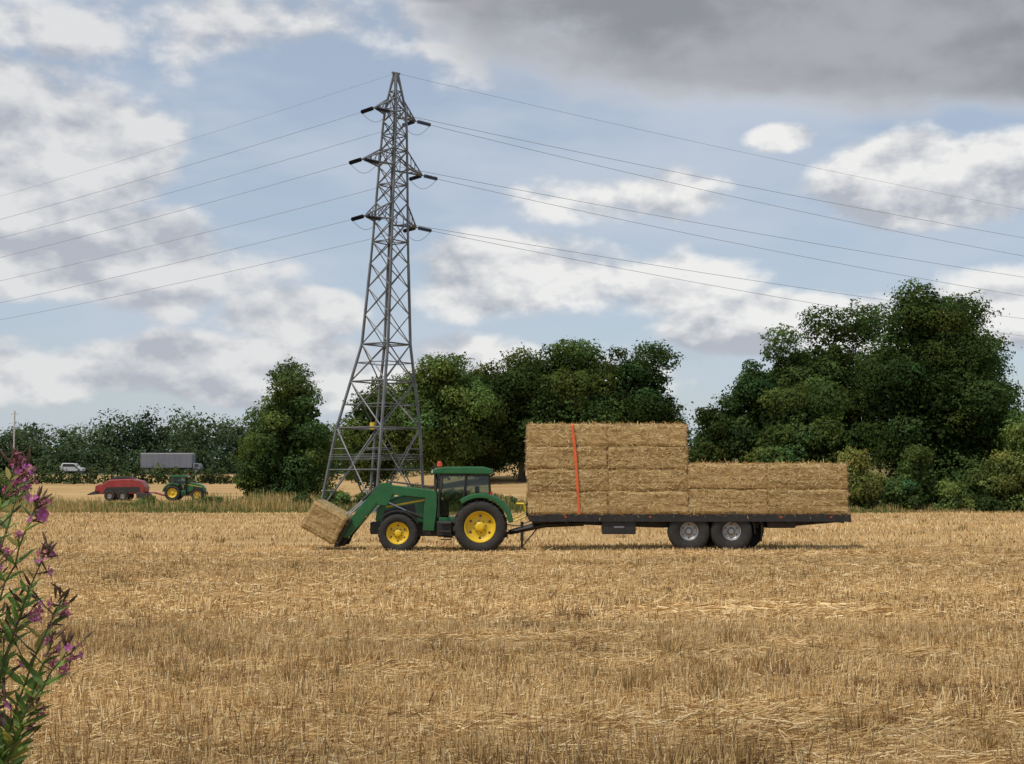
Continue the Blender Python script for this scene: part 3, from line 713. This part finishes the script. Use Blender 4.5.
def balemesh(L_,Wd,H,seed,fz=4200):
    r=np.random.default_rng(seed);half=np.array([L_,Wd,H])/2
    Q=[]
    st=.085
    for ax in range(3):
        o1,o2=[a for a in range(3) if a!=ax]
        n1=int(2*half[o1]/st);n2=int(2*half[o2]/st)
        A,B=np.meshgrid(np.linspace(-1,1,n1+1),np.linspace(-1,1,n2+1),indexing='ij')
        for s in (-1,1):
            P=np.zeros(A.shape+(3,));P[...,ax]=s;P[...,o1]=A;P[...,o2]=B
            Q.append(np.stack([P[:-1,:-1],P[1:,:-1],P[1:,1:],P[:-1,1:]],2).reshape(-1,4,3))
    Q=np.concatenate(Q)
    flat=Q.reshape(-1,3);p=flat*half
    dist=half-np.abs(p); rd=.06
    d=np.clip(rd-dist,0,rd)
    two=np.sort(d,axis=1)[:,-2]
    p=p-np.sign(p)*(d/rd)*(two[:,None])*.4
    out=np.array([mnoise.noise_vector(Vector((a*2.2+seed*7,b*2.2,c*4.5))) for a,b,c in p])
    out2=np.array([mnoise.noise_vector(Vector((a*9+seed*7,b*9,c*14))) for a,b,c in p])
    p=p+out*.032+out2*.014
    nq=len(Q)
    fl=(np.abs((p[:,0]/.19)%1-.5)<.12)
    p[:,1]-=np.sign(p[:,1])*fl*.007
    V=p.reshape(nq,4,3)
    n=fz;k=r.integers(0,nq,n);t=r.random((n,2))
    C0=V[k,0]*(1-t[:,:1])+V[k,1]*t[:,:1];C1=V[k,3]*(1-t[:,:1])+V[k,2]*t[:,:1];C=C0*(1-t[:,1:])+C1*t[:,1:]
    nr=np.cross(V[k,1]-V[k,0],V[k,3]-V[k,0]);nr/=np.linalg.norm(nr,axis=1)[:,None];nr*=np.sign((nr*C/half).sum(1))[:,None]
    tg=r.normal(size=(n,3))*np.array([1.4,1,.6]);tg-=nr*(tg*nr).sum(1)[:,None];tg/=np.linalg.norm(tg,axis=1)[:,None]
    dd=tg+nr*np.abs(r.normal(0,.13,n))[:,None];w=np.cross(dd,nr);w/=np.linalg.norm(w,axis=1)[:,None]
    ln=r.uniform(.05,.18,n)[:,None];wd=r.uniform(.004,.010,n)[:,None];C=C+nr*.006
    F=np.stack([C-w*wd,C+w*wd,C+dd*ln+w*wd*.6,C+dd*ln-w*wd*.6],1)
    pal=np.array([[.70,.50,.23],[.50,.33,.14],[.82,.65,.36],[.28,.175,.07]]);col=pal[r.integers(0,4,n)]
    return V,F,col
_bm={}
def bale(parent,loc,dims,seed,rot=None,name='bale',fz=4200):
    key=(dims,seed)
    if key not in _bm:
        V,F,col=balemesh(*dims,seed,fz)
        a=quadmesh('bale_body',V,None,BALE);b=quadmesh('bale_straws',F,col,STRAW)
        q=[]
        l,w,h=dims
        for yy in np.linspace(-w*.42,w*.42,6):
            q+=tubeq([(-l/2-.02,yy,-h/2-.005),(-l/2-.02,yy,h/2+.012),(l/2+.02,yy,h/2+.012),(l/2+.02,yy,-h/2-.005)],.006,4)
        c=quadmesh('bale_twine',q,None,TWINE)
        _bm[key]=(a.data,b.data,c.data)
        for o_ in (a,b,c): bpy.data.objects.remove(o_)
    e=empty(name);e.parent=parent;e.location=loc
    if rot:e.rotation_euler=rot
    for nm,d in zip(('bale_body','bale_straws','bale_twine'),_bm[key]):
        o_=bpy.data.objects.new(nm,d);COL.objects.link(o_);o_.parent=e
    return e
bale(None,(TX+BLX+.02,TY,BLZ),(1.30,2.3,1.06),21,(0,math.radians(28),0),'straw_bale',1300)
# ------------------------------------------------------------------ trailer
X0=.60;CY=49.45
st=empty('straw_bale_stack')
zb=1.31;cols=[(2.70,1.40),(2.72,4.13),(2.72,6.87),(2.88,9.66)]
sd=0
for ci,(l,cx_) in enumerate(cols):
    for ry in (-.6,.6):
        z=zb
        hs=[.77,.77,.77,.76] if ci<2 else [.85,.85]
        for hi,h in enumerate(hs):
            sd+=1
            bale(st,(X0+cx_+random.uniform(-.05,.05)-.05,CY+ry+random.uniform(-.04,.04),z+h/2),(2.77,1.2,h),1+sd%4,(0,random.uniform(-.007,.007),random.uniform(-.012,.012)+(math.pi if sd%3==0 else 0)))
            z+=h
sx=2.19;ty_=CY-1.285;tz=zb+3.07
def strap(P,w=.045):
    out=[]
    for a,b in zip(P[:-1],P[1:]):
        a=np.array(a);b=np.array(b);out.append([a-[w,0,0],a+[w,0,0],b+[w,0,0],b-[w,0,0]])
    return out
quadmesh('ratchet_strap',strap([(sx+.12,ty_+.02,1.2),(sx+.06,ty_,2.2),(sx-.02,ty_,3.4),(sx-.12,ty_+.0,tz-.04),(sx-.12,ty_+.06,tz+.02),(sx-.12,CY+1.2,tz+.02),(sx-.12,CY+1.27,tz-.05),(sx+.1,CY+1.27,1.2)]),None,ORANGE,st)
n=2600;px=RNG.uniform(X0,X0+11,n);side=RNG.random(n)<.4
pz=np.where(side,zb+RNG.uniform(-.03,.04,n),np.where(px<X0+5.5,zb+3.07,zb+1.70)+RNG.uniform(.0,.05,n));py=np.where(side,CY-1.24+RNG.uniform(-.03,.05,n),CY+RNG.uniform(-1.2,1.2,n))
P0=np.stack([px,py,pz],-1);dd=RNG.normal(size=(n,3))*np.array([1,.6,.35]);dd/=np.linalg.norm(dd,axis=1)[:,None];w_=np.cross(dd,[0,.7,.7]);w_/=np.linalg.norm(w_,axis=1)[:,None];w_*=.008;ln=RNG.uniform(.06,.22,n)[:,None]
pal=np.array([[.70,.49,.22],[.55,.37,.15],[.82,.64,.34]])
quadmesh('load_straws',np.stack([P0-w_,P0+w_,P0+dd*ln+w_,P0+dd*ln-w_],1),pal[RNG.integers(0,3,n)],STRAW,st)
def trailer():
    e=empty('flatbed_trailer',(X0,CY,float(ground(6,49))))
    box('deck',0,11.0,-1.24,1.24,1.20,1.29,DARK,e,.01)
    box('side_rail',-.02,11.02,-1.275,-1.243,1.03,1.285,BLACK,e,.005);box('side_rail',-.02,11.02,1.243,1.275,1.03,1.285,BLACK,e,.005)
    for s in (-.45,.45): prism('chassis_beam',[(.1,1.19),(10.9,1.19),(10.9,1.0),(8.6,.80),(4.4,.80),(2.4,.88),(.1,.95)],s-.06,s+.06,BLACK,e,.01)
    for k in range(12): box('cross_member',.3+k*.95,.36+k*.95,-1.2,1.2,.98,1.197,BLACK,e,.0)
    for wx in (5.48,6.94):
        for s in (-1,1): wheel(e,wx+(0 if s<0 else .75),s*.98,.70,.715,.5,.32,RIMG,False,'wheel')
        tube('axle',[(wx,-.9,.68),(wx+.05,.9,.68)],.07,DARK,e,8)
        for s in (-.5,.5): tube('leaf_spring',[(wx-.6,s,.92),(wx,s,.76),(wx+.6,s,.92)],.05,DARK,e,4)
    tube('spring_beam',[(5.5,-.5,.85),(7.0,-.5,.85)],.08,BLACK,e,4)
    for s in (-1,1):
        y=s*.98
        prism('mudguard',arcprof(6.94,.69,.78,.805,-5,50),y-.26,y+.26,BLACK,e,.005)
    box('toolbox',2.5,3.65,-1.2,-.62,.60,1.10,BLACK,e,.03)
    box('toolbox_label',2.9,3.25,-1.206,-1.202,.82,.88,GREYP,e,0)
    box('tank',8.2,9.2,-.9,-.3,.80,1.05,DARK,e,.05)
    for s in (-1.15,-.4,.4,1.15): tube('headboard_post',[(-.07,s,1.2),(-.07,s,1.7)],.035,BLACK,e,4)
    for s in (-1,1): tube('drawbar_arm',[(1.9,s*.45,.98),(.55,s*.42,.92),(-.70,s*.06,.62)],[.12,.12,.09],BLACK,e,4)
    tube('tow_eye',[(-.65,0,.62),(-1.0,0,.56)],.05,DARK,e,8)
    tube('jack_leg',[(-.25,-.2,1.0),(-.25,-.2,.35)],.055,DARK,e,8);tube('jack_foot',[(-.25,-.2,.35),(-.25,-.2,.06)],.035,DARK,e,8)
    box('jack_pad',-.38,-.12,-.33,-.07,.02,.06,DARK,e,.005)
    tube('jack_brace',[(-.25,-.2,.12),(.35,-.3,.85)],.025,DARK,e,6)
    quadmesh('suzie_hoses',tubeq([(-1.2,-.05,1.35),(-.9,-.1,1.2),(-.55,-.12,1.0),(-.2,-.1,1.15),(0,-.1,1.2)],.028,6)+tubeq([(-1.2,.05,1.4),(-.8,.0,1.05),(-.45,.05,1.15),(-.1,.05,1.35)],.028,6),None,HOSE,e)
    quadmesh('hose_bracket',tubeq([(-.45,-.25,1.62),(-.2,-.25,1.62),(-.1,-.25,1.35)],.05,4),None,HOSE,e)
    quadmesh('air_hoses',tubeq([(-1.15,-.15,1.3),(-.8,-.2,.9),(-.4,-.2,.85),(.1,-.2,1.05)],.022,6),None,BLACK,e)
    for s in (-1,1):
        box('tail_light',11.0,11.06,s*1.05-.12,s*1.05+.12,1.0,1.12,REDL,e,.01)
        box('mudflap',7.95,7.98,s*.98-.25,s*.98+.25,.35,.95,BLACK,e,0)
    for k in (1.2,4.1,8.6,10.3): box('side_marker',k,k+.07,-1.285,-1.277,1.17,1.21,AMBER,e,0)
trailer()
# ------------------------------------------------------------------ far tractor and baler
fx,fy=-39.2,163
tractor((fx,fy,float(ground(fx,fy))),math.pi,False)
def baler():
    x,y=-45.2,163.2
    e=empty('square_baler',(x,y,float(ground(x,y))))
    prism('body',[(-2.4,.75),(-2.5,1.6),(-1.9,2.1),(-1.3,2.45),(1.2,2.55),(2.3,2.3),(2.8,1.6),(2.7,.8)],-1.2,1.2,RED,e,.12)
    prism('side_panel',[(-2.0,.95),(-1.6,1.55),(2.2,1.6),(2.3,.95)],-1.24,-1.21,BLACK,e,.0)
    prism('top_guard',[(-1.2,2.46),(-1.0,2.75),(.9,2.8),(1.3,2.57)],-.8,.8,DARK,e,.05)
    prism('bale_chute',[(-4.0,.65),(-4.0,.75),(-2.4,1.45),(-2.3,.8)],-.65,.65,DARK,e,.02)
    prism('knotter_cover',[(-3.1,1.1),(-3.0,1.75),(-2.3,1.95),(-2.3,1.1)],-.8,.8,RED,e,.05)
    for wx in (-1.2,.3):
        for s in (-1,1): wheel(e,wx,s*1.25,.6,.6,.5,.28,RIMG,False)
    prism('pickup',[(1.9,.25),(2.9,.25),(3.1,.7),(2.5,1.0),(1.8,.9)],-1.3,1.3,DARK,e,.05)
    tube('drawbar',[(2.6,0,1.0),(3.6,0,.95),(4.9,0,.6)],.13,RED,e,6)
baler()
def road():
    xs=np.arange(-400,-20,10.);Q=[]
    for a,b in zip(xs[:-1],xs[1:]):
        Q.append([[a,241.5,3.42],[b,241.5,3.42],[b,248.5,3.46],[a,248.5,3.46]])
    Q=np.array(Q);
    Q[:,:,2]=ground(Q[:,:,0],Q[:,:,1])+.06
    quadmesh('road',Q,None,pmat('asphalt',(.05,.05,.052),.9))
road()
def lorry():
    x,y=-60.2,245;e=empty('lorry',(x,y,float(ground(x,y))+.06))
    prism('box_body',[(-4.4,1.0),(4.6,1.0),(4.6,3.4),(4.3,3.6),(-4.4,3.6)],-1.25,1.25,GREYP,e,.05)
    box('roof_strip',-4.42,4.62,-1.28,-1.253,3.38,3.54,pmat('trim_grey',(.38,.39,.41)),e,0)
    for k in range(10): box('body_rib',-4.3+k*.97,-4.22+k*.97,-1.275,-1.253,1.1,3.3,GREYP,e,0)
    prism('cab',[(4.7,.7),(5.9,.7),(5.95,1.2),(5.8,1.6),(5.6,1.8),(4.7,1.8)],-1.2,1.2,GREYP,e,.08)
    prism('cab_window',[(5.0,1.2),(5.7,1.2),(5.6,1.65),(5.0,1.65)],-1.22,-1.203,BLACK,e,0)
    box('chassis',-4.3,5.6,-.5,.5,.7,.98,DARK,e)
    for wx in(-3.4,-2.2,5.2):
        for s in(-1,1):wheel(e,wx,s*1.05,.52,.52,.35,.28,RIMG,False)
lorry()
def car():
    x,y=-76.5,244;e=empty('silver_car',(x,y,float(ground(x,y))+.06))
    SV=pmat('silver_paint',(.50,.51,.53),.4,.2,.05)
    prism('body',[(-2.0,.4),(2.0,.4),(2.1,.95),(1.2,1.15),(.6,1.8),(-1.5,1.85),(-2.05,1.1)],-.9,.9,SV,e,.1)
    prism('windows',[(-1.5,1.2),(1.0,1.2),(.5,1.68),(-1.3,1.70)],-.92,-.903,BLACK,e,0)
    for wx in(-1.3,1.35):
        for s in(-1,1):wheel(e,wx,s*.82,.34,.34,.22,.2,RIMG,False)
car()
ux,uy=-81.8,230.;gz=float(ground(ux,uy))
e=empty('utility_pole');tube('pole',[(ux,uy,gz-.3),(ux,uy,13.7)],[.16,.11],WOOD,e,8);tube('crossarm',[(ux-.6,uy,13.2),(ux+.6,uy,13.2)],.05,WOOD,e,4)

# ------------------------------------------------------------------ foreground willowherb
def willowherb():
    r=np.random.default_rng(4);Q=[];C=[]
    def add(q,c):
        Q.extend(q);C.extend([c]*len(q))
    def leaf(p,d,L_,w,c):
        d=d/np.linalg.norm(d);s=np.cross(d,[r.normal(0,.3),r.normal(0,.3)-.6,1.]);s/=np.linalg.norm(s);up=np.cross(s,d)
        P=[p,p+d*L_*.3,p+d*L_*.65-up*L_*.04,p+d*L_-up*L_*.16];W_=[.15,1,.75,.03]
        for i in range(3):
            add([[P[i]-s*w*W_[i],P[i],P[i+1],P[i+1]-s*w*W_[i+1]]],c*.92);add([[P[i],P[i]+s*w*W_[i],P[i+1]+s*w*W_[i+1],P[i+1]]],c*1.08)
    def flower(p,d,sz):
        d=d/np.linalg.norm(d);a=np.cross(d,[0,0,1.]);a/=np.linalg.norm(a)+1e-9;b=np.cross(d,a)
        for k in range(4):
            t=k*math.pi/2+r.uniform(0,.4);rd=math.cos(t)*a+math.sin(t)*b;sd_=-math.sin(t)*a+math.cos(t)*b
            c=np.array([.52,.14,.38])*r.uniform(.65,1.25)
            m=p+rd*sz*.6+d*sz*.25;e_=p+rd*sz*1.05+d*sz*.25
            add([[p,m-sd_*sz*.42,e_,m+sd_*sz*.42]],c)
        add(tubeq([p-d*sz*1.6,p],[.0012,.002],4),np.array([.22,.10,.10]))
    tips=[((-.855,2.42,2.525),1.),((-.845,2.5,2.455),1),((-.90,2.6,2.515),.9),((-.83,2.5,2.37),1),((-.80,2.5,2.285),1),((-.775,2.48,2.205),1),((-.90,2.45,2.38),.9),
          ((-.87,2.55,2.29),1),((-.93,2.5,2.44),1),((-.875,2.4,2.13),1),((-.97,2.5,2.47),1),((-1.02,2.6,2.55),1),((-1.08,2.45,2.45),1),((-.93,2.6,2.25),1),((-.85,2.62,2.20),1),((-.91,2.5,2.12),1),((-.95,2.45,2.35),1),((-.84,2.5,2.10),1),((-.93,2.42,2.06),1)]
    for i,(t,sc) in enumerate(tips):
        t=np.array(t);b=np.array([-1.13+.02*(i%5)+r.uniform(-.03,.03),2.5+r.uniform(-.12,.12),0.]);b[2]=float(ground(b[0],b[1]))
        c1=np.array([b[0]+ (t[0]-b[0])*.15,b[1],b[2]+(t[2]-b[2])*.55]);c2=np.array([b[0]+(t[0]-b[0])*.62,t[1],b[2]+(t[2]-b[2])*.86])
        P=[]
        for s in np.linspace(0,1,30): P.append((1-s)**3*b+3*(1-s)**2*s*c1+3*(1-s)*s*s*c2+s**3*t+r.normal(0,.0015,3))
        add(tubeq(P,list(np.linspace(.0045,.0013,30)),5),np.array([.17,.17,.07])*r.uniform(.8,1.2))
        for k in range(8,29):
            p=P[k];ax=P[min(k+1,29)]-P[k-1];ax/=np.linalg.norm(ax)
            f=k/29
            for s in range(3 if k<27 else 2):
                ph=k*1.57+s*2.1+r.uniform(-.6,.6);d=np.array([math.cos(ph),math.sin(ph)*.7,.35])+ax*.5
                ll=(.100-.060*f)*r.uniform(.6,1.2)*sc
                cc=np.array([.15,.23,.06])*r.uniform(.6,1.5)
                if r.random()<.12: cc=np.array([.32,.26,.08])
                leaf(p,d,ll,ll*.125,cc)
            if k>17 and r.random()<.5:
                ph=r.uniform(0,6.28);d=np.array([math.cos(ph),math.sin(ph),.9]);L2=r.uniform(.025,.06)
                e_=p+d/np.linalg.norm(d)*L2;add(tubeq([p,(p+e_)/2+[0,0,-.003],e_],[.0014,.0012,.001],4),np.array([.18,.15,.06]))
                if r.random()<.18+.25*(i<2): flower(e_,d+r.normal(0,.3,3),.011*r.uniform(.7,1.25))
                else: add(tubeq([e_,e_+d*.006,e_+d*.013],[.001,.0024,.0008],5),np.array([.22,.13,.09])*r.uniform(.6,1.3))
        nf=13 if i in (0,2) else (10 if i in (1,8,11) else 5)
        for k in range(nf):
            d=r.normal(size=3);d[2]=abs(d[2])*.5+.1;d/=np.linalg.norm(d);p=t+np.array([0,0,-r.uniform(0,.05)])+d*r.uniform(.008,.022)
            flower(p,d,.011*r.uniform(.7,1.25))
        for k in range(7):
            d=r.normal(size=3)*.5+[0,0,1];p=t+r.normal(0,.006,3);add(tubeq([p,p+d*.010,p+d*.02],[.001,.003,.0008],5),np.array([.20,.12,.08])*r.uniform(.7,1.3))
    quadmesh('willowherb_plant',np.array(Q,dtype=np.float32),np.array(C),attrmat('willowherb',.4,.55,0,.3))
willowherb()
cent=[(RNG.uniform(-6,6),RNG.uniform(-2,6.0),RNG.uniform(.6,1.1)) for _ in range(160)]
cent=[c for c in cent if not(abs(c[0])<1.2 and c[1]<4)]
tufts('bank_grass',cent,60,.35,.2,.008,[(.09,.12,.04),(.2,.17,.07),(.12,.15,.05)])
